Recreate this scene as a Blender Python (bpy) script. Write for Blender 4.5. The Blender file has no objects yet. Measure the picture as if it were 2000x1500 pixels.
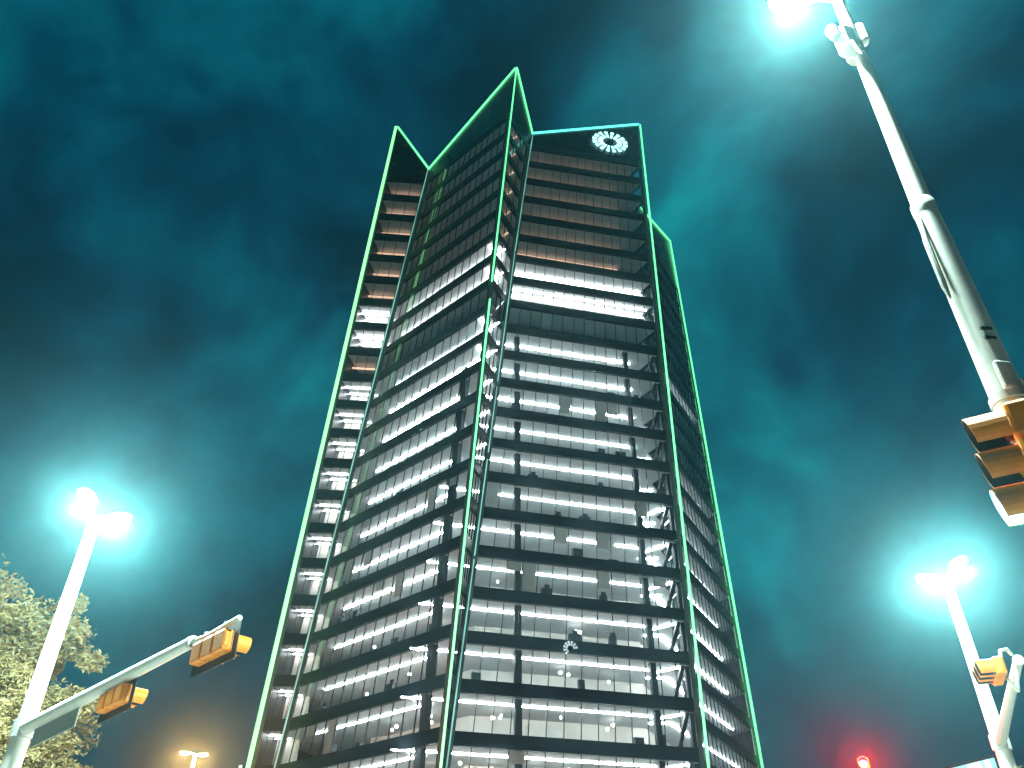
import bpy, bmesh, math, random
from mathutils import Vector, Matrix, noise as mnoise

rnd = random.Random(11)
SC = bpy.context.scene
COL = SC.collection
R = math.radians

# ------------------------------------------------------------------ camera
EYE = 1.6
cam_d = bpy.data.cameras.new('camera')
cam_d.sensor_width = 36.0
cam_d.lens = 27.741
cam_d.clip_start = 0.05
cam_d.clip_end = 4000
cam = bpy.data.objects.new('camera', cam_d)
COL.objects.link(cam)
cam.matrix_world = (Matrix.Translation((0, 0, EYE)) @ Matrix.Rotation(R(90 + 35.8325), 4, 'X')
                    @ Matrix.Rotation(R(0.2637), 4, 'Z'))
SC.camera = cam

# ------------------------------------------------------------------ world: cloudy night over a lit city
W = bpy.data.worlds.new('World'); SC.world = W; W.use_nodes = True
nt = W.node_tree; nt.nodes.clear()
def N(t, **kw):
    n = nt.nodes.new(t)
    for k, v in kw.items(): setattr(n, k, v)
    return n
out = N('ShaderNodeOutputWorld')
tc = N('ShaderNodeTexCoord')
warp = N('ShaderNodeTexNoise'); warp.inputs['Scale'].default_value = 1.6; warp.inputs['Detail'].default_value = 2
nt.links.new(tc.outputs['Generated'], warp.inputs['Vector'])
wadd = N('ShaderNodeMixRGB'); wadd.blend_type = 'LINEAR_LIGHT'; wadd.inputs[0].default_value = 0.16
nt.links.new(tc.outputs['Generated'], wadd.inputs[1]); nt.links.new(warp.outputs['Color'], wadd.inputs[2])
mp = N('ShaderNodeMapping'); mp.inputs['Location'].default_value = (5.2, 0.2, 9.3)
nt.links.new(wadd.outputs[0], mp.inputs['Vector'])
nz = N('ShaderNodeTexNoise'); nz.inputs['Scale'].default_value = 3.0; nz.inputs['Detail'].default_value = 3.6; nz.inputs['Roughness'].default_value = 0.5
nt.links.new(mp.outputs[0], nz.inputs['Vector'])
rp = N('ShaderNodeValToRGB')
cr = rp.color_ramp
cr.elements[0].position = 0.38; cr.elements[0].color = (0.0006, 0.020, 0.037, 1)
cr.elements[1].position = 0.70; cr.elements[1].color = (0.003, 0.32, 0.36, 1)
e = cr.elements.new(0.47); e.color = (0.0006, 0.050, 0.088, 1)
e = cr.elements.new(0.58); e.color = (0.0010, 0.130, 0.175, 1)
nf = N('ShaderNodeTexNoise'); nf.inputs['Scale'].default_value = 8.5; nf.inputs['Detail'].default_value = 5; nf.inputs['Roughness'].default_value = 0.55
nt.links.new(mp.outputs[0], nf.inputs['Vector'])
nm = N('ShaderNodeMixRGB'); nm.inputs[0].default_value = 0.34
nt.links.new(nz.outputs['Fac'], nm.inputs[1]); nt.links.new(nf.outputs['Fac'], nm.inputs[2])
nt.links.new(nm.outputs[0], rp.inputs['Fac'])
sep = N('ShaderNodeSeparateXYZ'); nt.links.new(tc.outputs['Generated'], sep.inputs[0])
hr = N('ShaderNodeMapRange'); hr.inputs['From Min'].default_value = 0.02; hr.inputs['From Max'].default_value = 0.40
hr.inputs['To Min'].default_value = 0.85; hr.inputs['To Max'].default_value = 0.0
nt.links.new(sep.outputs['Z'], hr.inputs['Value'])
hm = N('ShaderNodeMixRGB'); hm.inputs[2].default_value = (0.008, 0.034, 0.060, 1)
nt.links.new(hr.outputs[0], hm.inputs[0]); nt.links.new(rp.outputs[0], hm.inputs[1])
bg = N('ShaderNodeBackground'); bg.inputs['Strength'].default_value = 1.0
nt.links.new(hm.outputs[0], bg.inputs['Color'])
sky = N('ShaderNodeTexSky'); sky.sky_type = 'NISHITA'; sky.sun_disc = False
sky.sun_elevation = R(-4); sky.sun_rotation = R(200)
bg2 = N('ShaderNodeBackground'); bg2.inputs['Strength'].default_value = 0.02
nt.links.new(sky.outputs[0], bg2.inputs['Color'])
ad = N('ShaderNodeAddShader')
nt.links.new(bg.outputs[0], ad.inputs[0]); nt.links.new(bg2.outputs[0], ad.inputs[1])
nt.links.new(ad.outputs[0], out.inputs['Surface'])

moon_d = bpy.data.lights.new('moon', 'SUN'); moon_d.energy = 0.02; moon_d.angle = R(0.5); moon_d.color = (0.8, 0.92, 1)
moon = bpy.data.objects.new('moon', moon_d); COL.objects.link(moon)
moon.rotation_euler = (R(50), 0, R(20))

vs = SC.view_settings
vs.view_transform = 'Standard'; vs.look = 'None'; vs.exposure = 0.0; vs.gamma = 1.0; vs.use_curve_mapping = False
cy = SC.cycles
cy.use_denoising = True
try: cy.denoiser = 'OPENIMAGEDENOISE'
except Exception: pass
cy.max_bounces = 7; cy.diffuse_bounces = 3; cy.glossy_bounces = 3; cy.transmission_bounces = 4
cy.transparent_max_bounces = 12; cy.volume_bounces = 0
cy.sample_clamp_indirect = 4.0
cy.use_light_tree = True
cy.caustics_reflective = False; cy.caustics_refractive = False

# ------------------------------------------------------------------ materials
def new_mat(name):
    m = bpy.data.materials.new(name); m.use_nodes = True
    return m, m.node_tree, m.node_tree.nodes['Principled BSDF']
def paint(name, col, rough=0.6, metal=0.0, var=0.15, scale=6.0, bump=0.0, spec=0.5):
    """base colour with grain, stains and fine relief, in object space"""
    m, t, b = new_mat(name)
    c = t.nodes.new('ShaderNodeTexCoord')
    n1 = t.nodes.new('ShaderNodeTexNoise'); n1.inputs['Scale'].default_value = scale; n1.inputs['Detail'].default_value = 6
    t.links.new(c.outputs['Object'], n1.inputs['Vector'])
    r = t.nodes.new('ShaderNodeValToRGB')
    r.color_ramp.elements[0].position = 0.3; r.color_ramp.elements[1].position = 0.7
    r.color_ramp.elements[0].color = tuple(x * (1 - var) for x in col) + (1,)
    r.color_ramp.elements[1].color = tuple(min(1, x * (1 + var)) for x in col) + (1,)
    t.links.new(n1.outputs['Fac'], r.inputs['Fac'])
    t.links.new(r.outputs[0], b.inputs['Base Color'])
    mr = t.nodes.new('ShaderNodeMapRange'); mr.inputs['To Min'].default_value = max(0.03, rough - 0.12); mr.inputs['To Max'].default_value = min(1, rough + 0.12)
    t.links.new(n1.outputs['Fac'], mr.inputs['Value']); t.links.new(mr.outputs[0], b.inputs['Roughness'])
    b.inputs['Metallic'].default_value = metal
    b.inputs['Specular IOR Level'].default_value = spec
    if bump:
        n2 = t.nodes.new('ShaderNodeTexNoise'); n2.inputs['Scale'].default_value = scale * 5; n2.inputs['Detail'].default_value = 4
        t.links.new(c.outputs['Object'], n2.inputs['Vector'])
        bp = t.nodes.new('ShaderNodeBump'); bp.inputs['Strength'].default_value = bump; bp.inputs['Distance'].default_value = 0.02
        t.links.new(n2.outputs['Fac'], bp.inputs['Height']); t.links.new(bp.outputs[0], b.inputs['Normal'])
    return m
def glow(name, col, strength, var=0.0, scale=0.5):
    m, t, b = new_mat(name)
    b.inputs['Base Color'].default_value = (0.6, 0.6, 0.6, 1)
    b.inputs['Emission Color'].default_value = tuple(col) + (1,)
    b.inputs['Emission Strength'].default_value = strength
    if var:
        c = t.nodes.new('ShaderNodeTexCoord'); n = t.nodes.new('ShaderNodeTexNoise'); n.inputs['Scale'].default_value = scale
        t.links.new(c.outputs['Object'], n.inputs['Vector'])
        mr = t.nodes.new('ShaderNodeMapRange')
        mr.inputs['From Min'].default_value = 0.3; mr.inputs['From Max'].default_value = 0.7
        mr.inputs['To Min'].default_value = strength * (1 - var); mr.inputs['To Max'].default_value = strength * (1 + var)
        t.links.new(n.outputs['Fac'], mr.inputs['Value']); t.links.new(mr.outputs[0], b.inputs['Emission Strength'])
    return m
def glass(name, tint, rough=0.03):
    m = bpy.data.materials.new(name); m.use_nodes = True
    t = m.node_tree; t.nodes.clear()
    o = t.nodes.new('ShaderNodeOutputMaterial')
    tr = t.nodes.new('ShaderNodeBsdfTransparent'); tr.inputs[0].default_value = tuple(tint) + (1,)
    gl = t.nodes.new('ShaderNodeBsdfGlossy'); gl.inputs['Roughness'].default_value = rough; gl.inputs['Color'].default_value = (0.9, 0.95, 0.95, 1)
    fr = t.nodes.new('ShaderNodeFresnel'); fr.inputs[0].default_value = 1.5
    mx = t.nodes.new('ShaderNodeMixShader')
    ge = t.nodes.new('ShaderNodeNewGeometry'); sb = t.nodes.new('ShaderNodeMath'); sb.operation = 'SUBTRACT'; sb.inputs[0].default_value = 1.0; sb.use_clamp = True
    ml = t.nodes.new('ShaderNodeMath'); ml.operation = 'MULTIPLY'   # the inner face of a pane adds no second mirror
    t.links.new(ge.outputs['Backfacing'], sb.inputs[1]); t.links.new(fr.outputs[0], ml.inputs[0]); t.links.new(sb.outputs[0], ml.inputs[1])
    t.links.new(ml.outputs[0], mx.inputs[0]); t.links.new(tr.outputs[0], mx.inputs[1]); t.links.new(gl.outputs[0], mx.inputs[2])
    t.links.new(mx.outputs[0], o.inputs['Surface'])
    return m

M = {}
M['glass'] = glass('clear_facade_glass', (0.91, 0.94, 0.955))
M['crown'] = paint('dark_crown_glass', (0.010, 0.015, 0.024), 0.25, 0.0, 0.3, 0.3, spec=0.35)
M['spandrel'] = paint('dark_spandrel_glass', (0.010, 0.014, 0.024), 0.35, 0.0, 0.35, 0.25, spec=0.3)
M['mullion'] = paint('dark_anodised_metal', (0.018, 0.022, 0.028), 0.45, 0.4, 0.2, 2)
M['corner'] = paint('dark_corner_cladding', (0.085, 0.11, 0.11), 0.5, 0.2, 0.25, 0.6)
M['ceiling'] = paint('office_ceiling', (0.72, 0.76, 0.76), 0.85, 0, 0.10, 0.5)
M['carpet'] = paint('office_floor', (0.36, 0.35, 0.34), 0.9, 0, 0.2, 1)
M['core'] = paint('office_wall', (0.70, 0.66, 0.60), 0.8, 0, 0.12, 0.4)
M['column'] = paint('clad_column', (0.035, 0.045, 0.055), 0.6, 0, 0.2, 1)
M['beam'] = paint('concrete_brace', (0.30, 0.30, 0.29), 0.8, 0, 0.2, 1)
M['blind'] = paint('roller_blind', (0.62, 0.62, 0.58), 0.9, 0, 0.08, 2)
_t = M['blind'].node_tree; _tr = _t.nodes.new('ShaderNodeBsdfTranslucent'); _tr.inputs['Color'].default_value = (0.75, 0.75, 0.7, 1)
_mx = _t.nodes.new('ShaderNodeMixShader'); _mx.inputs[0].default_value = 0.6
_t.links.new(_t.nodes['Principled BSDF'].outputs[0], _mx.inputs[1]); _t.links.new(_tr.outputs[0], _mx.inputs[2])
_t.links.new(_mx.outputs[0], _t.nodes['Material Output'].inputs['Surface'])
M['furn'] = paint('office_furniture', (0.07, 0.08, 0.09), 0.6, 0, 0.3, 3)
M['led'] = glow('green_light_tube', (0.15, 1.0, 0.36), 1.8, 0.16, 0.12)
M['led_wide'] = glow('bright_green_light_tube', (0.26, 1.0, 0.32), 2.0, 0.15, 0.12)
M['led_cyan'] = glow('aqua_light_tube', (0.13, 1.0, 0.82), 1.6, 0.15, 0.12)
M['led_thin'] = glow('pale_thin_light_tube', (0.35, 1.0, 0.80), 0.5, 0.45, 0.25)
M['emblem'] = glow('lit_emblem_face', (0.40, 1.0, 1.0), 2.4, 0.25, 1.2)
M['emblem_dim'] = glow('faint_emblem_face', (0.62, 0.88, 0.95), 0.55, 0.4, 2.5)
M['strip'] = glow('white_light_strip', (0.97, 1.0, 1.0), 72.0, 0.12, 0.1)
M['strip_b'] = glow('soft_white_light_strip', (0.94, 1.0, 1.0), 58.0, 0.12, 0.1)
M['strip_c'] = glow('strong_white_light_strip', (1.0, 1.0, 0.97), 84.0, 0.12, 0.1)
M['strip_hi'] = glow('intense_white_light_strip', (1.0, 0.98, 0.95), 24.0, 0.2, 0.15)
M['strip_dim'] = glow('weak_amber_light_strip', (1.0, 0.56, 0.36), 1.35, 0.5, 0.2)
M['strip_low'] = glow('very_weak_amber_light_strip', (1.0, 0.62, 0.40), 1.0, 0.5, 0.2)
M['pend'] = glow('pendant_lamp_glow', (1.0, 0.97, 0.88), 9.0)
M['galv'] = paint('galvanised_steel', (0.66, 0.63, 0.55), 0.55, 0.08, 0.07, 5, 0.03)
M['galv2'] = paint('weathered_galvanised_steel', (0.52, 0.50, 0.45), 0.6, 0.08, 0.22, 7, 0.12)
M['black'] = paint('black_powder_coat', (0.012, 0.013, 0.015), 0.5, 0, 0.3, 8)
M['yellow'] = paint('signal_yellow_paint', (0.95, 0.27, 0.018), 0.45, 0, 0.10, 9, 0.06)
M['lens_off_r'] = paint('unlit_red_lens', (0.10, 0.008, 0.006), 0.15, 0, 0.1, 5)
M['lens_off_y'] = paint('unlit_amber_lens', (0.16, 0.07, 0.006), 0.15, 0, 0.1, 5)
M['lens_off_g'] = paint('unlit_green_lens', (0.006, 0.07, 0.05), 0.15, 0, 0.1, 5)
M['lens_red'] = glow('lit_red_lens', (1.0, 0.02, 0.025), 9.0)
M['lens_green'] = glow('lit_green_lens', (0.25, 1.0, 0.9), 14.0)
M['lamp_lens'] = glow('lit_lamp_lens', (0.86, 1.0, 0.97), 60.0)
M['sod_lens'] = glow('lit_sodium_lens', (1.0, 0.62, 0.28), 60.0)
M['sign_green'] = paint('street_sign_face', (0.32, 0.34, 0.31), 0.5, 0.3, 0.15, 4)
M['bark'] = paint('tree_bark', (0.10, 0.075, 0.05), 0.9, 0, 0.35, 8, 0.6)
M['asphalt'] = paint('asphalt', (0.05, 0.05, 0.052), 0.85, 0, 0.25, 3, 0.3)
M['concrete'] = paint('concrete_paving', (0.30, 0.29, 0.27), 0.85, 0, 0.18, 2, 0.2)
M['soil'] = paint('city_ground', (0.07, 0.07, 0.065), 0.95, 0, 0.3, 0.2, 0.2)
M['white_line'] = paint('road_paint', (0.7, 0.7, 0.68), 0.7, 0, 0.2, 5)
M['lowrise'] = paint('lowrise_render', (0.05, 0.055, 0.06), 0.8, 0, 0.25, 0.3)
M['cyan_sign'] = glow('cyan_sign_face', (0.10, 0.75, 0.95), 0.9, 0.2, 0.6)
M['white_sign'] = glow('white_sign_face', (0.8, 1.0, 1.0), 1.6)
M['warm_win'] = glow('lit_lowrise_window', (0.75, 1.0, 0.92), 1.2)
def leaf_mat(name, a, b_):
    m, t, b = new_mat(name)
    c = t.nodes.new('ShaderNodeTexCoord')
    n = t.nodes.new('ShaderNodeTexNoise'); n.inputs['Scale'].default_value = 1.3; n.inputs['Detail'].default_value = 5
    t.links.new(c.outputs['Object'], n.inputs['Vector'])
    r = t.nodes.new('ShaderNodeValToRGB')
    r.color_ramp.elements[0].position = 0.3; r.color_ramp.elements[1].position = 0.7
    r.color_ramp.elements[0].color = tuple(a) + (1,); r.color_ramp.elements[1].color = tuple(b_) + (1,)
    t.links.new(n.outputs['Fac'], r.inputs['Fac']); t.links.new(r.outputs[0], b.inputs['Base Color'])
    b.inputs['Roughness'].default_value = 0.55
    tr = t.nodes.new('ShaderNodeBsdfTranslucent'); t.links.new(r.outputs[0], tr.inputs['Color'])
    mx = t.nodes.new('ShaderNodeMixShader'); mx.inputs[0].default_value = 0.25
    o = t.nodes['Material Output']
    t.links.new(b.outputs[0], mx.inputs[1]); t.links.new(tr.outputs[0], mx.inputs[2]); t.links.new(mx.outputs[0], o.inputs['Surface'])
    return m
M['leaf'] = leaf_mat('live_oak_leaf', (0.18, 0.135, 0.05), (0.38, 0.27, 0.12))
M['leaf2'] = leaf_mat('street_tree_leaf', (0.11, 0.075, 0.022), (0.17, 0.11, 0.035))

# ------------------------------------------------------------------ mesh helpers
class MB:
    def __init__(s): s.v = []; s.f = []; s.mi = []
    def poly_prism(s, lower, upper, mi=(0, 0, 0)):
        """loft between two rings (lists of 3D points); mi = material index of bottom, top, sides"""
        n = len(lower); b = len(s.v)
        s.v += [tuple(p) for p in lower] + [tuple(p) for p in upper]
        s.f.append(tuple(b + i for i in reversed(range(n)))); s.mi.append(mi[0])
        s.f.append(tuple(b + n + i for i in range(n))); s.mi.append(mi[1])
        for i in range(n):
            j = (i + 1) % n
            s.f.append((b + i, b + j, b + n + j, b + n + i)); s.mi.append(mi[2])
        return s
    def slab4(s, p, nrm, t_out, t_in):
        """quad p (4 points, ccw from outside) given thickness along nrm"""
        nrm = Vector(nrm)
        return s.poly_prism([Vector(q) - nrm * t_in for q in p], [Vector(q) + nrm * t_out for q in p])
    def box(s, c, size, rotz=0.0, rot=None):
        mx = rot if rot is not None else Matrix.Rotation(rotz, 3, 'Z')
        c = Vector(c); hx, hy, hz = (x / 2 for x in size)
        lo = [c + mx @ Vector(q) for q in ((-hx, -hy, -hz), (hx, -hy, -hz), (hx, hy, -hz), (-hx, hy, -hz))]
        up = [c + mx @ Vector(q) for q in ((-hx, -hy, hz), (hx, -hy, hz), (hx, hy, hz), (-hx, hy, hz))]
        return s.poly_prism(lo, up)
    def bar(s, a, b, w, h=None, ref=(0, 0, 1)):
        """rectangular bar between a and b; w across, h along ref"""
        a = Vector(a); b = Vector(b); h = h or w
        d = (b - a).normalized(); ref = Vector(ref)
        x = d.cross(ref)
        if x.length < 1e-4: x = d.cross(Vector((1, 0, 0)))
        x.normalize(); y = x.cross(d).normalized()
        q = [(-x * w - y * h) / 2, (x * w - y * h) / 2, (x * w + y * h) / 2, (-x * w + y * h) / 2]
        return s.poly_prism([a + k for k in q], [b + k for k in q])
    def tube(s, pts, rad, n=10):
        """closed tube through pts with a radius for each"""
        base = len(s.v); prev = None
        for i, p in enumerate(pts):
            p = Vector(p)
            d = (Vector(pts[min(i + 1, len(pts) - 1)]) - Vector(pts[max(i - 1, 0)])).normalized()
            x = d.cross(Vector((0.13, 0.31, 0.94)) if prev is None else prev)
            if prev is not None: x = prev - d * prev.dot(d)
            x.normalize(); prev = x; y = d.cross(x)
            r = rad[i] if hasattr(rad, '__len__') else rad
            for k in range(n):
                a = 2 * math.pi * k / n
                s.v.append(tuple(p + x * (r * math.cos(a)) + y * (r * math.sin(a))))
        for i in range(len(pts) - 1):
            for k in range(n):
                k2 = (k + 1) % n
                s.f.append((base + i * n + k, base + i * n + k2, base + (i + 1) * n + k2, base + (i + 1) * n + k)); s.mi.append(0)
        s.f.append(tuple(base + k for k in reversed(range(n)))); s.mi.append(0)
        e_ = base + (len(pts) - 1) * n
        s.f.append(tuple(e_ + k for k in range(n))); s.mi.append(0)
        return s
    def build(s, name, mats, parent=None, smooth=False, bevel=0.0):
        me = bpy.data.meshes.new(name); me.from_pydata(s.v, [], s.f)
        if not isinstance(mats, (list, tuple)): mats = [mats]
        for m in mats: me.materials.append(m)
        if len(mats) > 1: me.polygons.foreach_set('material_index', s.mi)
        if smooth:
            me.polygons.foreach_set('use_smooth', [True] * len(me.polygons))
            try: me.set_sharp_from_angle(angle=R(40))
            except Exception: pass
        me.validate(); me.update()
        o = bpy.data.objects.new(name, me); COL.objects.link(o)
        if parent is not None: put_under(o, parent)
        if bevel:
            b = o.modifiers.new('edge', 'BEVEL'); b.width = bevel; b.segments = 2; b.limit_method = 'ANGLE'
        return o
def put_under(o, parent):
    o.parent = parent
    o.matrix_parent_inverse = WORLD[parent.name].inverted() if parent.name in WORLD else Matrix()
WORLD = {}
def empty(name, loc, label, cat, group=None):
    o = bpy.data.objects.new(name, None); COL.objects.link(o); o.location = loc
    o.empty_display_size = 0.3
    WORLD[o.name] = Matrix.Translation(loc)
    o['label'] = label; o['category'] = cat
    if group: o['group'] = group
    return o
def tag(o, label, cat, group=None):
    o['label'] = label; o['category'] = cat
    if group: o['group'] = group
    return o
def structure(o): o['kind'] = 'structure'; return o

# ------------------------------------------------------------------ ground, streets
structure(MB().box((0, 60, -0.30), (1600, 1600, 0.6)).build('ground', M['soil']))
structure(MB().box((0, 30, 0.012), (600, 22, 0.024)).build('road', M['asphalt']))
structure(MB().box((0, 10, 0.07), (600, 16, 0.14)).build('pavement', M['concrete'], bevel=0.02))
structure(MB().box((0, 52, 0.07), (600, 20, 0.14)).build('pavement', M['concrete'], bevel=0.02))
mk = MB()
for i in range(-40, 41): mk.box((i * 7.0, 30, 0.030), (3.0, 0.12, 0.006))
structure(mk.build('road_marking', M['white_line']))

# ------------------------------------------------------------------ the tower
H = 4.2; Z0 = 14.591 + EYE; HEAD = 3.05
K0, K1 = -3, 19
ED = {  # plan of each folded corner at storey 0 and storey 19
    'L0': ((-24.8, 82.8), (-20.2, 81.0)), 'L1': ((-22.4, 83.0), (-13.8, 81.6)), 'E1': ((-5.2, 66.4), (-0.8, 69.4)),
    'E2': ((-4.93, 67.98), (1.9, 74.65)), 'R1': ((16.8, 74.4), (19.5, 77.9)), 'G': ((16.0, 75.9), (16.3, 82.9)),
    'R2': ((29.0, 100.2), (30.1, 106.2)), 'K1': ((25.0, 112.0), (24.0, 114.0)), 'K2': ((0.0, 118.0), (2.0, 116.0)),
    'K3': ((-20.0, 106.0), (-16.0, 104.0))}
ORDER = ['L0', 'L1', 'E1', 'E2', 'R1', 'G', 'R2', 'K1', 'K2', 'K3']
CROWNK = {'L0': 22.73, 'L1': 20.44, 'E1': 22.77, 'E2': 20.62, 'R1': 22.26, 'G': 20.5, 'R2': 23.2, 'K1': 20.5, 'K2': 21, 'K3': 20.5}
CROWNX = {'L0': 0.3, 'L1': -0.15, 'E1': 0.35, 'E2': 0.35, 'R1': 0.15, 'R2': -0.2}
def zk(k): return Z0 + H * k
def edge(n, k):
    a, b = ED[n]; t = k / 19.0
    x = a[0] + (b[0] - a[0]) * t; y = a[1] + (b[1] - a[1]) * t
    return Vector((x, y, zk(k)))
def crown(n):
    p = edge(n, CROWNK[n]); p.x += CROWNX.get(n, 0); return p
def inset(ring, d):
    n = len(ring); res = []
    for i in range(n):
        p0, p1, p2 = ring[i - 1], ring[i], ring[(i + 1) % n]
        d1 = (p1 - p0).xy.normalized(); d2 = (p2 - p1).xy.normalized()
        n1 = Vector((-d1.y, d1.x)); n2 = Vector((-d2.y, d2.x))
        m = n1 + n2; l = max(0.35, m.length / 2)
        m.normalize()
        q = p1.xy + m * (d / l if l > 0.35 else d)
        res.append(Vector((q.x, q.y, p1.z)))
    return res
FACES = [('L0', 'L1'), ('L1', 'E1'), ('E1', 'E2'), ('E2', 'R1'), ('R1', 'G'), ('G', 'R2')]
BACK = [('R2', 'K1'), ('K1', 'K2'), ('K2', 'K3'), ('K3', 'L0')]
tower = empty('office_tower', (0, 92, 0), 'tall folded glass office tower outlined with green light tubes', 'tower')

def fn(a, b):  # outward horizontal normal of the face a -> b (ring runs ccw seen from above)
    d = (b - a); d.z = 0; d.normalize()
    return Vector((d.y, -d.x, 0))

# storey slabs (dark soffit edge, white ceiling below, carpet above)
for k in range(K0 - 1, K1 + 1):
    lo = inset([Vector((*edge(n, k + HEAD / H).xy, zk(k) + HEAD)) for n in ORDER], 0.30)
    up = inset([Vector((*edge(n, k + 0.985).xy, zk(k) + H - 0.06)) for n in ORDER], 0.30)
    MB().poly_prism(lo, up, (0, 1, 2)).build('storey_slab', [M['ceiling'], M['carpet'], M['spandrel']], tower)
base = inset([Vector((*edge(n, K0).xy, zk(K0))) for n in ORDER], 0.1)
MB().poly_prism([Vector((p.x, p.y, 0)) for p in base], base).build('base_wall', M['spandrel'], tower)

# core of lifts and stairs
CORE = [(-4.6, 75.4), (12.7, 80.4), (20, 94), (16, 108), (-6, 112), (-16, 100), (-14.7, 85.5)]
sh = [(4.0, 4.2), (2.0, 3.2), (0, 2), (0, 0), (1, 0), (2.5, 0), (3.4, 1.2)]
zt = zk(20)
MB().poly_prism([Vector((x, y, 0.2)) for x, y in CORE], [Vector((x + a, y + b, zt)) for (x, y), (a, b) in zip(CORE, sh)]).build('core_wall', M['core'], tower)

# facade: panes, mullions, spandrels
def pane_count(a, b):
    w = (edge(b, 8) - edge(a, 8)).xy.length
    return max(2, round(w / 1.52))
pane_list = []; mull = MB()
for fi, (a, b) in enumerate(FACES):
    np_ = pane_count(a, b)
    if (a, b) == ('E1', 'E2'): np_ = 3
    if (a, b) == ('L0', 'L1'): np_ = 3
    for k in range(K0, K1 + 1):
        A0, B0 = edge(a, k), edge(b, k); A1, B1 = edge(a, k + HEAD / H), edge(b, k + HEAD / H)
        A2, B2 = edge(a, k + 1), edge(b, k + 1)
        n = fn(A0, B0)
        L0_ = (B0 - A0).length
        m0 = min(0.42, 0.16 * L0_)                    # corner cladding takes this much at both ends
        s0 = m0 / L0_; s1 = 1 - s0
        # spandrel band of this storey: from window head up to next sill
        MB().slab4([A1.lerp(B1, s0 * .5), A1.lerp(B1, 1 - s0 * .5), A2.lerp(B2, 1 - s0 * .5), A2.lerp(B2, s0 * .5)], n, 0.05, 0.22).build('spandrel_panel', M['spandrel'], tower)
        for j in range(np_):
            t0 = s0 + (s1 - s0) * j / np_; t1 = s0 + (s1 - s0) * (j + 1) / np_
            g = 0.025 / max(L0_, 1)
            q = [A0.lerp(B0, t0 + g), A0.lerp(B0, t1 - g), A1.lerp(B1, t1 - g), A1.lerp(B1, t0 + g)]
            pane_list.append((k, fi, j, q, n))
        for j in range(np_ + 1):
            t = s0 + (s1 - s0) * j / np_
            lo = A0.lerp(B0, t); up = A1.lerp(B1, t)
            mull.bar(lo + n * 0.05, up + n * 0.05, 0.06, 0.11, ref=n)
mo = mull.build('mullion_grid', M['mullion'], tower); mo['kind'] = 'stuff'
# the 300 panes that show largest are single objects, the rest is one mesh
order = [p for p in pane_list if p[1] in (0, 1, 2, 3) and p[0] >= -1]
order.sort(key=lambda p: (p[0], p[1], p[2]))
single = order[:300]; ids = set(id(p) for p in single)
for (k, fi, j, q, n) in single:
    MB().slab4(q, n, 0.0, 0.03).build('window_pane', M['glass'], tower)
rest = MB()
for p in pane_list:
    if id(p) not in ids: rest.slab4(p[3], p[4], 0.0, 0.03)
ro = rest.build('upper_glazing', M['glass'], tower); ro['kind'] = 'stuff'

# rear walls, never in view
for a, b in BACK:
    A, B = edge(a, K0), edge(b, K0); C, D = edge(b, 20.4), edge(a, 20.4)
    MB().slab4([A, B, C, D], fn(A, B), 0.0, 0.25).build('rear_wall', M['spandrel'], tower)

# crown screens: upright dark panels between the last spandrel and the sloping crown line
for a, b in FACES:
    A1, B1 = edge(a, 20), edge(b, 20); A2, B2 = crown(a), crown(b)
    n = fn(A1, B1)
    cnt = max(2, round((B1 - A1).xy.length / 2.1))
    g = 0.02 / (B1 - A1).length
    for j in range(cnt):
        t0, t1 = j / cnt + g, (j + 1) / cnt - g
        off = n * rnd.uniform(-0.012, 0.012)
        MB().slab4([A1.lerp(B1, t0) + off, A1.lerp(B1, t1) + off, A2.lerp(B2, t1) + off, A2.lerp(B2, t0) + off], n, 0.03, 0.16).build('crown_panel', M['crown'], tower)

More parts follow.
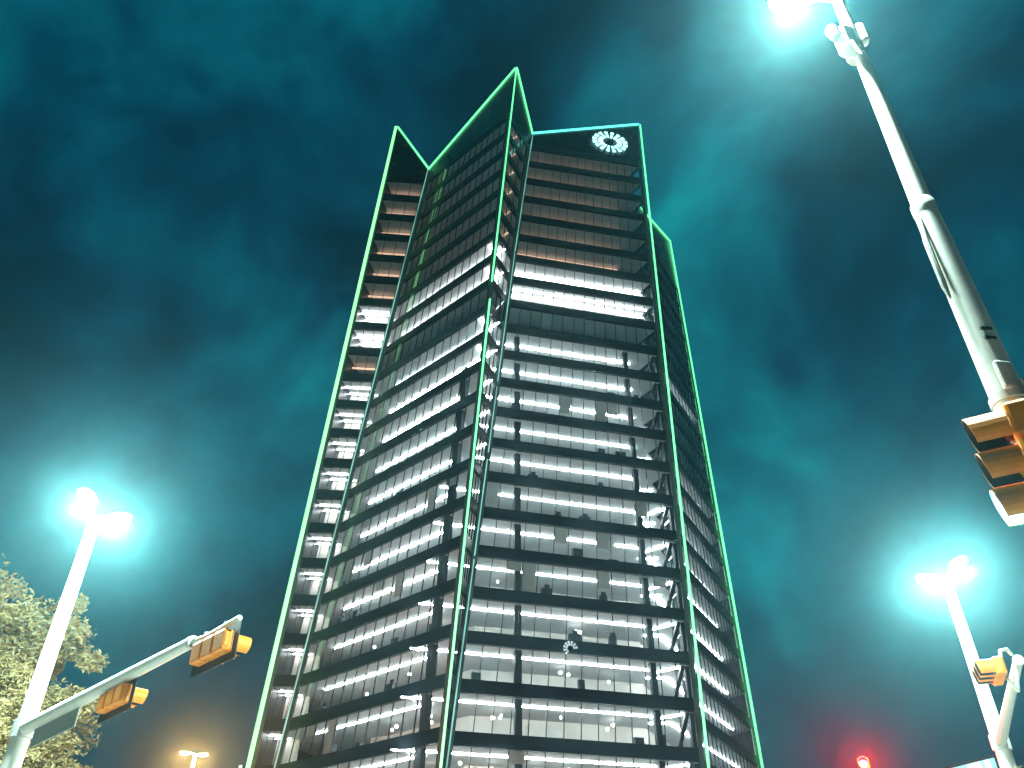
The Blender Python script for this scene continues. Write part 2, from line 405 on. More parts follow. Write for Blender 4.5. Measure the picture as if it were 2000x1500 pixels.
# corner cladding and light tubes
def outn(n):
    i = ORDER.index(n); p = edge(n, 10)
    a = fn(edge(ORDER[i - 1], 10), p); b = fn(p, edge(ORDER[(i + 1) % 10], 10))
    m = a + b; m.z = 0; return m.normalized()
TUBE = {'L0': (0.33, 'led_wide', 0.10), 'E1': (0.19, 'led', 0.12), 'R1': (0.21, 'led', 0.12), 'R2': (0.24, 'led', 0.12), 'L1': (0.11, 'led_thin', 0.06), 'E2': (0.085, 'led_thin', 0.05)}
for nme, (w, mt, off) in TUBE.items():
    o = outn(nme)
    i = ORDER.index(nme); pv, nx = ORDER[i - 1], ORDER[(i + 1) % 10]
    lo = edge(nme, K0); hi = edge(nme, 20)
    for other in (pv, nx):
        if (pv, nme) not in FACES and other == pv: continue
        if (nme, nx) not in FACES and other == nx: continue
        pa, pb = (edge(nme, K0), edge(nme, 20)), (edge(other, K0), edge(other, 20))
        l0 = (pb[0] - pa[0]).xy.length; l1 = (pb[1] - pa[1]).xy.length
        w0, w1 = min(0.46, 0.17 * l0), min(0.46, 0.17 * l1)
        q0 = pa[0] + (pb[0] - pa[0]).normalized() * w0; q1 = pa[1] + (pb[1] - pa[1]).normalized() * w1
        nrm = fn(pa[0], pb[0]) if other == nx else fn(pb[0], pa[0])
        quad = [pa[0], q0, q1, pa[1]] if other == nx else [q0, pa[0], pa[1], q1]
        MB().slab4(quad, nrm, 0.085, 0.12).build('corner_cladding', M['corner'], tower)
    gaps = [(K0, CROWNK[nme])]
    if nme == 'E1': gaps = [(K0, 10.0), (10.0, 11.05), (11.75, CROWNK[nme])]
    if nme == 'E2': gaps = [(K0, 3.6), (3.7, 6.3), (6.5, 8.6), (8.8, 14), (14.05, CROWNK[nme])]
    for ka, kb in gaps:
        a = edge(nme, ka) + o * (off + w / 2 + (0.085 if nme in ('L0', 'E1', 'R1', 'R2') else 0.2))
        b = edge(nme, kb) + o * (off + w / 2 + (0.085 if nme in ('L0', 'E1', 'R1', 'R2') else 0.2))
        if kb > 20: b.x += CROWNX.get(nme, 0)
        MB().bar(a, b, w, w, ref=o).build('light_tube', M[mt], tower)
for a, b in FACES:
    if (a, b) == ('R1', 'G'): continue
    A, B = crown(a), crown(b)
    if (a, b) == ('G', 'R2'): mt, w = 'led', 0.22
    elif (a, b) == ('E2', 'R1'): mt, w = 'led_cyan', 0.25
    else: mt, w = 'led', 0.23
    oo = fn(A, B) * 0.16 + Vector((0, 0, 0.14))
    MB().bar(A + oo, B + oo, w, w).build('light_tube', M[mt], tower)

# interiors -------------------------------------------------------------
def strip(p, q, z, mat, w=0.11, h=0.07, name='ceiling_light'):
    if mat == 'strip': mat = rnd.choice(('strip', 'strip_b', 'strip_c'))
    return MB().bar(Vector((p.x, p.y, z)), Vector((q.x, q.y, z)), w, h).build(name, M[mat], tower)
def face_pts(a, b, k):
    A, B = edge(a, k), edge(b, k); n = -fn(A, B); d = (B - A).normalized(); return A, B, n, d, (B - A).length
for k in range(-2, K1 + 1):
    zc = zk(k) + HEAD - (0.085 if k <= 10 else 0.30)
    office = k <= 10
    # D face
    A, B, n, d, L = face_pts('E2', 'R1', k)
    ins = 2.7
    if office:
        lo = -min(4.6, 3.2 + 0.5 * (10 - k) / 10) if k <= 5 else -0.8
        if k in (4,):
            strip(A + d * lo + n * ins, A + d * 14.2 + n * ins, zc, 'strip')
            strip(A + d * 15.6 + n * ins, A + d * (L - 3.2) + n * ins, zc, 'strip')
        else:
            strip(A + d * lo + n * ins, A + d * (L - 3.1) + n * ins, zc, 'strip')
        if k <= 5: # slanting run by the end bay
            p = A + d * (L - 2.6) + n * 3.6; q = A + d * (L - 0.9) + n * 1.0
            strip(p, q, zc, 'strip', 0.13, 0.08)
        strip(A + d * (L - 2.4) + n * 5.2, A + d * (L - 0.5) + n * 4.6, zc, 'strip', 0.12, 0.08)
    elif k in (12, 13):
        strip(A + d * 0.4 + n * 2.5, A + d * (L - 0.8) + n * 2.5, zc, 'strip_hi', 0.2)
        if k == 12: strip(A + d * 0.4 + n * 1.2, A + d * (L - 0.8) + n * 1.2, zc + 0.12, 'strip_hi', 0.07, 0.05)
    elif k == 14:
        strip(A + d * 1.0 + n * 2.55, A + d * (L - 4) + n * 2.55, zc - 0.1, 'strip_dim', 0.25, 0.12)
    elif k > 14:
        strip(A + d * 1.0 + n * (2.9 if k > 16 else 3.2), A + d * (L - (1.5 if k > 18 else 3.5)) + n * 2.9, zc - 0.3, 'strip_dim', 0.3, 0.14)
    # B face
    A, B, n, d, L = face_pts('L1', 'E1', k)
    if office:
        strip(A + d * 1.6 + n * 2.6, A + d * (L - (4.9 if k < 9 else 0.6)) + n * 2.6, zc, 'strip')
        if 5 < k < 9: strip(A + d * (L - 2.6) + n * 2.6, A + d * (L - 0.9) + n * 2.6, zc, 'strip')
    elif k in (12, 13):
        strip(A + d * 0.8 + n * 2.4, A + d * (L - 0.6) + n * 2.4, zc, 'strip_hi', 0.2)
    elif k > 13:
        strip(A + d * 1.0 + n * 3.0, A + d * (L - 1.0) + n * 3.0, zc - 0.3, 'strip_low', 0.25, 0.12)
    # C face
    A, B, n, d, L = face_pts('E1', 'E2', k)
    if k in (9, 10, 12, 13):
        strip(A + d * (0.3 * L) + n * 1.3, A + d * (0.95 * L) + n * 1.3, zc, 'strip_hi' if k > 11 else 'strip', 0.14)
    # A face
    A, B, n, d, L = face_pts('L0', 'L1', k)
    if k <= 10 or k in (12, 13):
        strip(A + d * 0.5 + n * 1.5, A + d * (L - 0.1) + n * 1.5, zc, 'strip_hi', 0.16, 0.06)
        strip(A + d * 0.7 + n * 2.9, A + d * (L + 0.4) + n * 3.0, zc, 'strip_hi', 0.16, 0.06)
    elif k > 13 or k == 11:
        strip(A + d * 0.7 + n * 2.4, A + d * (L - 0.2) + n * 2.4, zc - 0.2, 'strip_dim', 0.3, 0.12)
    if k <= 10 or k in (12, 13):
        p = A + n * 3.6 + d * 0.3; q = B + n * 3.6 + d * 1.2
        MB().slab4([p, q, q + Vector((0, 0, HEAD)), p + Vector((0, 0, HEAD))], -n, 0.05, 0.05).build('partition', M['core'], tower)
    # F face
    A, B, n, d, L = face_pts('G', 'R2', k)
    if k <= 8 or k == 12:
        strip(A + d * 1.5 + n * 2.2, A + d * (L - 1.2) + n * 2.2, zc, 'strip')

# columns just behind the glass
for k in range(-2, 11):
    for (x, y, w) in ((0.62 - 0.01 * k, 70.5 + 0.27 * k, 0.62), (13.0 + 0.07 * k, 74.1 + 0.2 * k, 0.55)):
        MB().box((x, y, zk(k) + HEAD / 2 - 0.03), (w, 0.5, HEAD + 0.04), R(16)).build('column', M['column'], tower)
    A, B, n, d, L = face_pts('L1', 'E1', k)
    p = A + d * (L - 3.3) + n * 0.75
    if k < 9: MB().box((p.x, p.y, zk(k) + HEAD / 2 - 0.03), (0.85, 0.5, HEAD + 0.04), R(-44)).build('column', M['column'], tower)
    # diagonal brace in the end bay beside the right-hand corner
    A, B, n, d, L = face_pts('E2', 'R1', k)
    p = A + d * (L - 0.7) + n * 0.8 ; q = A + d * (L - 1.9) + n * 0.8
    MB().bar(Vector((p.x, p.y, zk(k) + HEAD)), Vector((q.x, q.y, zk(k) - 0.05)), 0.34, 0.34, ref=n).build('brace', M['column'], tower)
    p = A + d * (L - 0.25) + n * 0.9
    MB().box((p.x, p.y, zk(k) + HEAD / 2 - 0.03), (0.5, 0.5, HEAD + 0.04), R(16)).build('column', M['column'], tower)

# pendant lamps, blinds, furniture on the storeys where they can be made out
for k in range(-1, 4):
    for (a, b, cnt, l0, l1) in (('E2', 'R1', 7, 1.0, 18.0), ('L1', 'E1', 6, 2.0, 18.0)):
        A, B, n, d, L = face_pts(a, b, k)
        for i in range(cnt if k < 1 else (3 if k < 3 else 1)):
            s = rnd.uniform(l0, min(l1, L - 4)); dep = rnd.uniform(3.4, 5.6)
            p = A + d * s + n * dep
            pr = rnd.uniform(0.5, 1.15); b_ = MB(); c = Vector((p.x, p.y, zk(k) + HEAD - rnd.uniform(0.5, 0.9)))
            b_.tube([c + Vector((0, 0, z)) for z in (-0.15, -0.1, 0, 0.1, 0.15)], [r * pr for r in (0.05, 0.15, 0.2, 0.15, 0.05)], 8)
            b_.build('pendant_lamp', M['pend'], tower, smooth=True)
for k in range(-1, 10):
    for (a, b) in (('E2', 'R1'), ('L1', 'E1')):
        A, B, n, d, L = face_pts(a, b, k)
        A1, B1 = edge(a, k + HEAD / H), edge(b, k + HEAD / H)
        cnt = pane_count(a, b); m0 = min(0.42, 0.16 * L) / L
        for j in range(cnt):
            if rnd.random() < (0.12 if k > 2 else 0.08):
                drop = rnd.choice((0.35, 0.6, 0.6, 0.85, 1.0))
                t0 = m0 + (1 - 2 * m0) * (j + 0.06) / cnt; t1 = m0 + (1 - 2 * m0) * (j + 0.94) / cnt
                def pt(t, f): return A.lerp(B, t).lerp(A1.lerp(B1, t), f) + n * 0.18
                MB().slab4([pt(t0, 1 - drop + 0.02), pt(t1, 1 - drop + 0.02), pt(t1, 0.98), pt(t0, 0.98)], -n, 0.006, 0.006).build('roller_blind', M['blind'], tower)
        for i in range(2):
            s = rnd.uniform(1.5, L - 3); p = A + d * s + n * rnd.uniform(0.7, 1.3)
            hh = rnd.uniform(0.7, 1.25)
            mb = MB().box((p.x, p.y, zk(k) + hh / 2 - 0.06), (rnd.uniform(0.5, 1.3), 0.4, hh), R(16 if a == 'E2' else -44))
            if rnd.random() < 0.5: mb.box((p.x + 0.1, p.y, zk(k) + hh + 0.14), (0.5, 0.06, 0.4), R(16 if a == 'E2' else -44))
            mb.build('cabinet', M['furn'], tower)

# emblems of radiating petals
def emblem(c, ax, up, n, r0, r1, cnt, mat, skip=(), name='emblem'):
    back = MB().tube([c + n * 0.01, c + n * 0.05], r0 * 0.5, 16).build(name, M['crown'], tower)
    for i in range(cnt):
        if i in skip: continue
        a = 2 * math.pi * (i + 0.5) / cnt
        ra = Vector(ax) * math.cos(a) + Vector(up) * math.sin(a); ta = ra.cross(n)
        w0 = math.pi * r0 / cnt * 0.72; w1 = math.pi * r1 / cnt * 0.60
        rm = (r0 + r1) / 2
        for (ri, rj, wi, wj) in ((r0, rm - 0.035 * r1, w0, (w0 + w1) / 2), (rm + 0.035 * r1, r1, (w0 + w1) / 2, w1)):
            q = [c + ra * ri - ta * wi, c + ra * rj - ta * wj, c + ra * rj + ta * wj, c + ra * ri + ta * wi]
            o = MB().slab4(q, n, 0.10, -0.04).build('petal', M[mat]); o.parent = back
            o.matrix_parent_inverse = Matrix()
    back.matrix_parent_inverse = WORLD[tower.name].inverted()
    return back
A, B = edge('E2', 20.5), edge('R1', 20.5); n = fn(A, B); d = (B - A).normalized(); d.z = 0; d.normalize()
t = (14.95 - A.x) / (B.x - A.x); c = A.lerp(B, t); c.z = 103.55; c += n * 0.25
emblem(c, d, Vector((0, 0, 0.86)), n, 1.15, 2.8, 16, 'emblem')
A, B = edge('E2', 1.8), edge('R1', 1.8); n = fn(A, B); d = (B - A).normalized(); d.z = 0; d.normalize()
t = (5.31 - A.x) / (B.x - A.x); c = A.lerp(B, t); c.z = zk(1) + HEAD + 0.35; c += n * 0.1
emblem(c, d, Vector((0, 0, 1)), n, 0.30, 0.68, 12, 'emblem_dim', skip=(9, 10, 11, 8))

# ------------------------------------------------------------------ traffic signals
def signal(name, loc, face, along, label, lit=None, group='yellow traffic signal heads', back=True, hang=None, S=0.345):
    """three-section head; face = direction the lenses look, along = direction from first to last section"""
    face = Vector(face).normalized(); along = Vector(along).normalized()
    side = along.cross(face).normalized(); loc = Vector(loc)
    t = empty(name, loc, label, 'traffic signal', group)
    rot = Matrix((along, side, face)).transposed()
    q_ = S / 0.345
    hb = MB()
    for i in (-1, 0, 1):
        hb.box(loc + along * (i * S), (S - 0.012, 0.34 * q_, 0.20 * q_), rot=rot)
    hb.box(loc - face * 0.03, (3 * S + 0.02, 0.27 * q_, 0.10 * q_), rot=rot)
    hb.build('housing', M['yellow'], t, bevel=0.03)
    if back:
        bp = MB()
        for sgn in (-1, 1):
            bp.box(loc + side * (sgn * 0.245 * q_) + face * 0.055, (3 * S + 0.30 * q_, 0.13 * q_, 0.012), rot=rot)
            bp.box(loc + along * (sgn * (1.5 * S + 0.075 * q_)) + face * 0.055, (0.14 * q_, 0.358 * q_, 0.012), rot=rot)
        bp.build('backplate', M['black'], t)
    for i, (off, lm) in enumerate(((-S, 'lens_off_r'), (0, 'lens_off_y'), (S, 'lens_off_g'))):
        c = loc + along * off + face * (0.10 * q_)
        if lit == i: lm = ('lens_red', 'lens_off_y', 'lens_green')[i]
        MB().tube([c, c + face * 0.03, c + face * 0.05], [0.145 * q_, 0.135 * q_, 0.07 * q_], 16).build('lens', M[lm], t, smooth=True)
        vb = MB(); n = 18
        upv = Vector((0, 0, 1)) - face * face.z; upv.normalize(); sv = face.cross(upv)
        ang = [math.pi * (-0.28 + 1.56 * q / n) for q in range(n + 1)]   # tunnel open at the bottom
        ring = []
        for q in ang:
            dirv = sv * math.cos(q) + upv * math.sin(q)
            ln = (0.29 + 0.03 * math.sin(q)) * q_
            ring.append((c + dirv * 0.160 * q_, c + dirv * 0.160 * q_ + face * ln, c + dirv * 0.152 * q_ + face * ln, c + dirv * 0.152 * q_))
        b0 = len(vb.v)
        for r_ in ring: vb.v += [tuple(x) for x in r_]
        for q in range(n):
            o_ = b0 + q * 4
            vb.f += [(o_, o_ + 4, o_ + 5, o_ + 1), (o_ + 1, o_ + 5, o_ + 6, o_ + 2), (o_ + 2, o_ + 6, o_ + 7, o_ + 3), (o_ + 3, o_ + 7, o_ + 4, o_)]
            vb.mi += [0, 0, 1, 0]
        for o_ in (b0, b0 + n * 4):
            vb.f.append((o_, o_ + 1, o_ + 2, o_ + 3)); vb.mi.append(0)
        vb.build('visor', [M['yellow'], M['black']], t)
    if lit is not None:
        ld = bpy.data.lights.new('signal_glow', 'POINT')
        ld.energy = 9000 if lit == 0 else 260; ld.color = (1.0, 0.0, 0.0002) if lit == 0 else (0.2, 1.0, 0.9); ld.shadow_soft_size = 0.08
        lo = bpy.data.objects.new('signal_glow', ld); COL.objects.link(lo)
        lo.location = loc + along * (S * (lit - 1)) + face * 0.24
    for h in (hang or []):
        MB().tube([Vector(x) for x in h], 0.03, 8).build('bracket', M['galv'], t, smooth=True)
    return t

def lamp_light(p, watts, col, rad=0.14):
    ld = bpy.data.lights.new('lamp_light', 'POINT'); ld.energy = watts; ld.color = col; ld.shadow_soft_size = rad
    o = bpy.data.objects.new('lamp_light', ld); COL.objects.link(o); o.location = p

def lamp_head(t, root, tip, lens='lamp_lens', watts=1500, col=(0.66, 1.0, 0.94)):
    """flat cobra-head luminaire from root (on the arm) to tip"""
    root = Vector(root); tip = Vector(tip); d = (tip - root).normalized(); s = d.cross(Vector((0, 0, 1))).normalized()
    L = (tip - root).length
    hb = MB(); rings = []
    for f, w, h in ((0.0, 0.05, 0.05), (0.12, 0.08, 0.06), (0.35, 0.16, 0.085), (0.7, 0.17, 0.08), (0.93, 0.12, 0.055), (1.0, 0.05, 0.03)):
        c = root + d * (L * f); rg = []
        for q in range(12):
            a = 2 * math.pi * q / 12
            zz = math.sin(a) * h
            if zz < 0: zz *= 0.45
            rg.append(c + s * (math.cos(a) * w) + Vector((0, 0, zz)))
        rings.append(rg)
    for r0, r1 in zip(rings[:-1], rings[1:]):
        b0 = len(hb.v); hb.v += [tuple(x) for x in r0] + [tuple(x) for x in r1]
        for q in range(12):
            q2 = (q + 1) % 12
            hb.f.append((b0 + q, b0 + q2, b0 + 12 + q2, b0 + 12 + q)); hb.mi.append(0)
    hd = hb.build('lamp_head', M['galv2'], t, smooth=True)
    c = root + d * (L * 0.62) - Vector((0, 0, 0.045))
    rot = Matrix((d, s, Vector((0, 0, 1)))).transposed()
    ln = MB().box(c, (L * 0.5, 0.24, 0.05), rot=rot).build('lens', M[lens])
    ln.parent = hd; ln.matrix_parent_inverse = hd.matrix_parent_inverse @ Matrix() if False else WORLD[t.name].inverted() if False else Matrix()
    hd.matrix_parent_inverse = WORLD[t.name].inverted()
    lamp_light(c - Vector((0, 0, 0.20)), watts, col)

def pole_base(mb_t, p, r):
    b = MB().box((p[0], p[1], 0.17), (r * 3.4, r * 3.4, 0.06))
    for sx in (-1, 1):
        for sy in (-1, 1): b.tube([(p[0] + sx * r * 1.35, p[1] + sy * r * 1.35, 0.15), (p[0] + sx * r * 1.35, p[1] + sy * r * 1.35, 0.28)], 0.025, 6)
    b.build('base_plate', M['galv2'], mb_t)

# --- tall pole close by on the right, lamp on top, signal on its side
px, py = 3.93, 5.12
t = empty('lamp_post', (px, py, 0.14), 'thick pale steel lamp post carrying a side-mounted signal and strapped equipment', 'lamp post')
pole_base(t, (px, py), 0.2)
MB().tube([(px, py, 0.15), (px, py, 5.5), (px, py, 7.35)], [0.160, 0.124, 0.106], 20).build('shaft', M['galv'], t, smooth=True)
MB().tube([(px, py, 7.28), (px, py, 7.34), (px, py, 7.44), (px, py, 7.48)], [0.107, 0.113, 0.112, 0.094], 20).build('collar', M['galv2'], t, smooth=True)
MB().tube([(px, py, 7.45), (px + .05, py, 10.0), (px + .09, py, 11.9)], [0.095, 0.070, 0.055], 18).build('upper_shaft', M['galv'], t, smooth=True)
MB().tube([(px - 0.11, py - 0.03, 7.20), (px - 0.145, py - 0.04, 6.9), (px - 0.155, py - 0.04, 6.35), (px - 0.15, py - 0.04, 6.2)], [0.02, 0.028, 0.028, 0.012], 8).build('conduit', M['galv2'], t, smooth=True)
for z in (5.70, 5.80):
    MB().box((px - 0.02, py - 0.119, z), (0.10, 0.02, 0.026), R(8)).build('badge', M['black'], t)
MB().box((px - 0.02, py - 0.118, 5.32), (0.15, 0.05, 0.28), R(8)).build('hand_hole_cover', M['galv2'], t, bevel=0.03)
for z in (4.62, 5.12):
    MB().tube([(px, py, z), (px, py, z + 0.07)], 0.142, 20).build('strap', M['galv2'], t, smooth=True)
MB().tube([(px + 0.05, py - 0.16, 5.25), (px + 0.05, py - 0.17, 4.9), (px + 0.07, py - 0.19, 4.0)], 0.022, 8).build('cable', M['black'], t, smooth=True)
MB().tube([(px - 0.07, py - 0.16, 5.05), (px - 0.07, py - 0.18, 4.7), (px - 0.06, py - 0.20, 3.9)], 0.030, 8).build('conduit', M['galv2'], t, smooth=True)
MB().tube([(px + 0.07, py, 11.2), (px - 0.12, py, 11.25), (px - 0.22, py, 11.22)], [0.05, 0.045, 0.04], 10).build('lamp_arm', M['galv'], t, smooth=True)
lamp_head(t, (px - 0.20, py, 11.20), (px - 0.78, py - 0.02, 11.14), watts=12000)
# --- equipment box with antenna strapped below the lamp
t2 = empty('camera_unit', (px - 0.16, py - 0.12, 9.95), 'pale equipment box with a stub antenna strapped below the bright lamp', 'camera')
MB().box((px - 0.13, py - 0.12, 10.05), (0.17, 0.20, 0.42), R(14)).build('housing', M['galv'], t2, bevel=0.04)
MB().tube([(px - 0.23, py - 0.10, 10.32), (px - 0.23, py - 0.14, 10.10)], [0.075, 0.06], 14).build('dome', M['galv2'], t2, smooth=True)
MB().tube([(px - 0.16, py - 0.24, 9.86), (px - 0.15, py - 0.27, 9.62), (px - 0.14, py - 0.28, 9.55)], [0.018, 0.018, 0.01], 8).build('antenna', M['galv'], t2, smooth=True)
MB().box((px + 0.15, py - 0.03, 10.35), (0.10, 0.12, 0.34), R(-10)).build('junction_box', M['galv'], t2, bevel=0.03)
for z in (9.92, 10.18): MB().tube([(px, py, z), (px, py, z + 0.045)], 0.105, 16).build('strap', M['galv2'], t2, smooth=True)

signal('traffic_signal', (3.70, 4.80, 4.43), (-0.86, 0.50, 0), (0, 0, -1),
       'vertical yellow traffic signal fixed to the side of the thick lamp post', lit=2, back=False, S=0.295,
       hang=[[(3.76, 4.86, 4.98), (3.86, 4.98, 5.0)], [(3.76, 4.86, 3.80), (3.86, 4.98, 3.80)]])

# --- mast-arm pole at the left with twin lamp and two horizontal heads
px, py = -8.43, 14.6
t = empty('mast_arm_pole', (px, py, 0.14), 'pale steel mast arm pole with twin lamps rising in front of the leafy tree', 'signal pole', 'mast arm poles')
pole_base(t, (px, py), 0.2)
MB().tube([(px, py, 0.15), (px, py, 4.5), (px, py, 8.75)], [0.185, 0.155, 0.105], 18).build('shaft', M['galv'], t, smooth=True)
a0 = Vector((px, py, 4.72)); a1 = Vector((-4.32, 10.72, 5.0))
dr = (a1 - a0).normalized()
MB().tube([a0 - Vector((0, 0, 0.14)), a0 + Vector((0, 0, 0.14))], 0.19, 16).build('clamp', M['galv2'], t, smooth=True)
MB().tube([a0, a0.lerp(a1, 0.5), a1], [0.125, 0.10, 0.075], 14).build('mast_arm', M['galv'], t, smooth=True)
MB().tube([a1 - dr * 0.03, a1 + dr * 0.05], 0.085, 14).build('end_cap', M['galv2'], t, smooth=True)
MB().tube([a1, a1 + dr * 0.45 - Vector((0, 0, 0.03)), a1 + dr * 1.2], 0.035, 10).build('mast_arm_extension', M['galv'], t, smooth=True)
hor = Vector((0.72, -0.69, 0)).normalized()
MB().tube([(px, py, 8.55), (px + 0.28, py - 0.12, 8.62)], [0.05, 0.045], 10).build('lamp_arm', M['galv'], t, smooth=True)
MB().tube([(px, py, 8.6), (px - 0.06, py - 0.2, 8.9)], [0.05, 0.045], 10).build('lamp_arm', M['galv'], t, smooth=True)
lamp_head(t, (px + 0.24, py - 0.10, 8.62), (px + 0.86, py - 0.36, 8.62), watts=9500)
lamp_head(t, (px - 0.05, py - 0.18, 8.90), (px + 0.02, py - 0.80, 8.98), watts=9500)
# street name panel below the thick end of the arm
sg = MB(); mid = a0.lerp(a1, 0.26) - Vector((0, 0, 0.27))
rot = Matrix((dr, Vector((0, 0, 1)).cross(dr).normalized(), dr.cross(Vector((0, 0, 1)).cross(dr).normalized()))).transposed()
so = sg.box(mid, (1.7, 0.03, 0.30), rot=rot).build('name_panel', M['sign_green'], t, bevel=0.01)
fc = Vector((0.69, 0.72, 0))
s1 = a0.lerp(a1, 0.63) - Vector((0, 0, 0.27)); s2 = a1 + dr * 0.62 - Vector((0, 0, 0.23))
signal('traffic_signal', s1, fc, dr, 'horizontal yellow traffic signal hung midway along the mast arm', S=0.27, hang=[[s1 - dr * 0.2, s1 - dr * 0.2 + Vector((0, 0, 0.30))], [s1 + dr * 0.2, s1 + dr * 0.2 + Vector((0, 0, 0.30))]])
signal('traffic_signal', s2, fc, dr, 'horizontal yellow traffic signal at the tip of the mast arm', S=0.28, hang=[[s2 - dr * 0.25, s2 - dr * 0.25 + Vector((0, 0, 0.27))], [s2 + dr * 0.25, s2 + dr * 0.25 + Vector((0, 0, 0.27))]])

# --- pole across the street at the right: twin lamp, arm coming forward, signal at its end
px, py = 11.03, 19.1
t = empty('mast_arm_pole', (px, py, 0.14), 'slender steel mast arm pole with twin lamps, its arm branching like a V', 'signal pole', 'mast arm poles')
MB().tube([(px, py, 0.15), (px, py, 5.2), (px, py, 9.3)], [0.20, 0.165, 0.11], 18).build('shaft', M['galv'], t, smooth=True)
pole_base(t, (px, py), 0.2)
a0 = Vector((px, py, 5.50)); a1 = Vector((8.72, 13.75, 5.72))
dr = (a1 - a0).normalized()
MB().tube([a0 - Vector((0, 0, 0.16)), a0 + Vector((0, 0, 0.16))], 0.20, 16).build('clamp', M['galv2'], t, smooth=True)
MB().tube([a0, a0.lerp(a1, 0.5), a1], [0.125, 0.095, 0.075], 14).build('mast_arm', M['galv'], t, smooth=True)
MB().tube([a1 - dr * 0.04, a1 + dr * 0.04], 0.09, 14).build('end_cap', M['galv2'], t, smooth=True)
MB().tube([(px, py, 9.15), (px - 0.22, py - 0.1, 9.3)], [0.05, 0.045], 10).build('lamp_arm', M['galv'], t, smooth=True)
MB().tube([(px, py, 9.2), (px + 0.12, py - 0.16, 9.5)], [0.05, 0.045], 10).build('lamp_arm', M['galv'], t, smooth=True)
lamp_head(t, (px - 0.2, py - 0.1, 9.3), (px - 0.82, py - 0.2, 9.34), watts=12000)
lamp_head(t, (px + 0.1, py - 0.14, 9.5), (px + 0.18, py - 0.78, 9.62), watts=12000)
sp = Vector((8.12, 13.45, 5.45))
signal('traffic_signal', sp, (-0.92, 0.38, 0), Vector((-0.38, -0.92, 0)), 'level yellow traffic signal bracketed off the tip of the V-shaped mast arm', back=False, S=0.28,
       hang=[[sp + Vector((0.10, -0.02, 0.12)), sp + Vector((0.16, 0.0, 0.34)), sp + Vector((0.36, 0.12, 0.40)), a1 + Vector((-0.05, 0.05, 0.12))], [sp + Vector((0.10, -0.02, -0.12)), sp + Vector((0.30, 0.12, -0.28)), a1 + Vector((-0.03, 0.15, -0.25)), a1 + Vector((0, 0.1, 0))]])

# --- lit red signal low on the right, on an arm below the view
t = empty('mast_arm_pole', (17.5, 28.4, 0.14), 'steel mast arm pole holding the lit red signal beside the cyan sign', 'signal pole', 'mast arm poles')
MB().tube([(17.5, 28.4, 0.15), (17.5, 28.4, 6.0)], [0.18, 0.14], 14).build('shaft', M['galv'], t, smooth=True)
MB().tube([(17.5, 28.4, 5.75), (10.9, 28.1, 5.95)], [0.11, 0.06], 12).build('mast_arm', M['galv'], t, smooth=True)
signal('traffic_signal', (11.45, 27.9, 6.28), (-0.38, -0.92, 0), (0, 0, -1), 'traffic signal showing a bright red light low beside the tower', lit=0, back=False,
       hang=[[(11.45, 27.98, 5.9), (11.45, 28.12, 5.94)]])

# --- warm twin street lamp low on the left
t = empty('street_lamp', (-16.6, 45.2, 0.14), 'street lamp with two warm orange heads between tree and tower', 'street lamp')
MB().tube([(-16.6, 45.2, 0.15), (-16.6, 45.2, 10.1)], [0.12, 0.07], 12).build('shaft', M['galv2'], t, smooth=True)
for sx, dz in ((-1, 0.08), (1, 0.0)):
    lamp_head(t, (-16.6 + sx * 0.1, 45.1, 10.0 + dz), (-16.6 + sx * 0.75, 44.9, 10.05 + dz), 'sod_lens', 9000, (1.0, 0.30, 0.08))

# ------------------------------------------------------------------ low buildings beyond
b = empty('low_building', (-33, 136, 0), 'dark low building beside the tower foot with small roof lights', 'building')
MB().box((-33, 141, 12), (25, 10, 24)).build('wall', M['lowrise'], b)
MB().box((-33, 141, 24.35), (25.4, 10.4, 0.7)).build('parapet', M['mullion'], b)
for i in range(7):
    w = MB().box((-44 + i * 3.4, 135.96, 19.5), (1.6, 0.06, 2.0)).build('window', M['furn'], b)
for i, (x, z) in enumerate(((-42.6, 25.2), (-39.6, 25.5), (-36.6, 26.1), (-34.2, 25.6), (-31, 25.3))):
    m_ = MB().tube([(x, 136.6, 24.6), (x, 136.6, z)], 0.08, 6).build('light_mast', M['galv2'], b)
    MB().box((x, 136.5, z + 0.2), (0.45, 0.3, 0.4)).build('roof_light', M['warm_win'], b)
b = empty('sign_building', (33, 62, 0), 'low shop building with glowing cyan fascia sign at street level', 'building')
MB().box((35.2, 62.0, 5.0), (8, 14, 10), R(-10)).build('wall', M['lowrise'], b)
fr = Vector((29.0, 60.0, 0)); to = Vector((30.8, 54.2, 0)); dd = (to - fr).normalized(); nn = Vector((dd.y, -dd.x, 0))
if nn.x > 0: nn = -nn
p0 = fr + Vector((0, 0, 11.0)); 
MB().bar(fr + Vector((0, 0, 10.95)), to + Vector((0, 0, 10.95)), 0.5, 2.0).build('fascia', M['lowrise'], b)
MB().bar(fr + nn * 0.28 + Vector((0, 0, 10.9)), to + nn * 0.28 + Vector((0, 0, 10.9)), 0.06, 1.7).build('sign_panel', M['cyan_sign'], b)
for s, hgt, w in ((0.9, 0.7, 0.5), (1.8, 1.1, 0.3), (2.6, 1.1, 0.3), (3.3, 1.0, 0.3), (4.4, 1.2, 1.1), (5.5, 1.2, 0.4)):
    c = fr + dd * s + nn * 0.34
    MB().bar(c - dd * w / 2 + Vector((0, 0, 11.1)), c + dd * w / 2 + Vector((0, 0, 11.1)), 0.05, hgt).build('sign_mark', M['white_sign'], b)

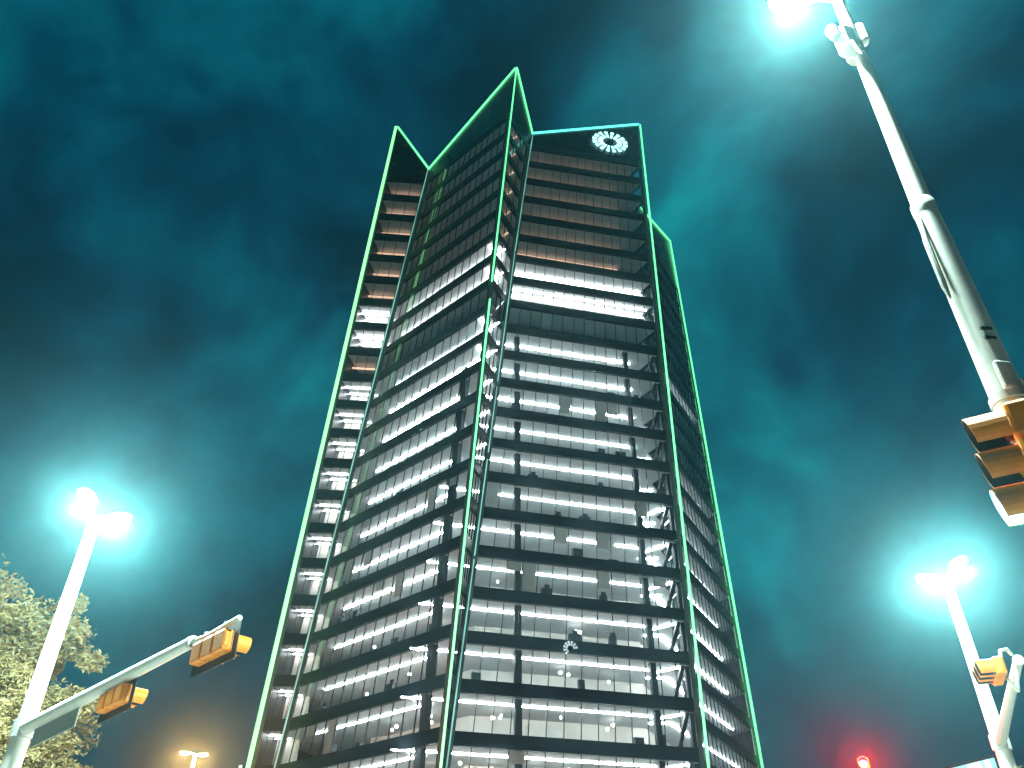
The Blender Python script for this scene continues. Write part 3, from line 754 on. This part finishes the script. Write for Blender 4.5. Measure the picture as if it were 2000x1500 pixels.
# ------------------------------------------------------------------ trees
def tree(name, base, height, rx, rz, label, leaf, seed, count, leafsize):
    rg = random.Random(seed)
    base = Vector(base); t = empty(name, base, label, 'tree')
    cz = base.z + height - rz
    tb = MB()
    tb.tube([base, base + Vector((0.1, 0.05, height * 0.25)), base + Vector((-0.1, 0.1, height * 0.5))], [0.38, 0.28, 0.2], 12)
    tips = []
    for i in range(11):
        a = i * 2.4 + rg.uniform(-.4, .4); h0 = height * rg.uniform(0.24, 0.48)
        p = base + Vector((0, 0, h0)); e1 = p + Vector((math.cos(a) * rx * 0.4, math.sin(a) * rx * 0.4, rz * 0.5))
        e2 = p + Vector((math.cos(a + .3) * rx * 0.65, math.sin(a + .3) * rx * 0.65, rz * rg.uniform(0.5, 0.95)))
        tb.tube([p, e1, e2], [0.14, 0.08, 0.03], 7)
    tb.build('trunk', M['bark'], t, smooth=True)
    cl = []
    while len(cl) < 560:
        v = Vector((rg.uniform(-1, 1), rg.uniform(-1, 1), rg.uniform(-1, 1)))
        if v.length > 1 or v.length < 0.45: continue
        v *= 0.86 + 0.30 * mnoise.noise(v * 3.1 + Vector((seed, 0, 0)))
        cl.append((Vector((base.x + v.x * rx, base.y + v.y * rx, cz + v.z * rz)), rg.choice((0.3, 0.45, 0.65, 0.85))))
    vs_, fs = [], []
    for i in range(count):
        c, r_ = cl[rg.randrange(len(cl))]
        v = Vector((rg.gauss(0, 1), rg.gauss(0, 1), rg.gauss(0, 1))); v = v.normalized() * (r_ * rg.random() ** 0.45)
        p = c + Vector((v.x, v.y, v.z * 0.7))
        ax = Vector((rg.gauss(0, 1), rg.gauss(0, 1), rg.gauss(0, 0.7))).normalized()
        bx = ax.cross(Vector((rg.gauss(0, 1), rg.gauss(0, 1), rg.gauss(0, 1)))).normalized()
        l = leafsize * rg.uniform(0.6, 1.3); w = l * 0.42; b0 = len(vs_)
        cx = ax.cross(bx) * (l * 0.12)
        vs_ += [tuple(p - ax * l * .5), tuple(p + bx * w * .5 + cx), tuple(p + ax * l * .5), tuple(p - bx * w * .5 + cx)]
        fs += [(b0, b0 + 1, b0 + 2), (b0, b0 + 2, b0 + 3)]
    me = bpy.data.meshes.new('crown'); me.from_pydata(vs_, [], fs); me.materials.append(leaf)
    o = bpy.data.objects.new('crown', me); COL.objects.link(o); put_under(o, t); o['kind'] = 'stuff'
    return t
tree('oak_tree', (-17.2, 23.2, 0.0), 11.9, 5.9, 5.4, 'broad leafy tree lit yellow behind the twin lamp pole', M['leaf'], 3, 190000, 0.165)
tree('street_tree', (19.6, 30.5, 0.0), 7.6, 2.3, 2.6, 'small brownish street tree beside the V-shaped mast arm pole', M['leaf2'], 8, 14000, 0.18)

# ------------------------------------------------------------------ night haze
hz = MB().box((0, 70, 58.5), (360, 300, 119)).build('haze', [])
hz['kind'] = 'stuff'
hm_ = bpy.data.materials.new('night_haze'); hm_.use_nodes = True
t = hm_.node_tree; t.nodes.clear()
o = t.nodes.new('ShaderNodeOutputMaterial'); pv = t.nodes.new('ShaderNodeVolumePrincipled')
pv.inputs['Color'].default_value = (0.42, 0.93, 1.0, 1); pv.inputs['Density'].default_value = 0.0005
pv.inputs['Anisotropy'].default_value = 0.90
t.links.new(pv.outputs[0], o.inputs['Volume'])
hz.data.materials.append(hm_)
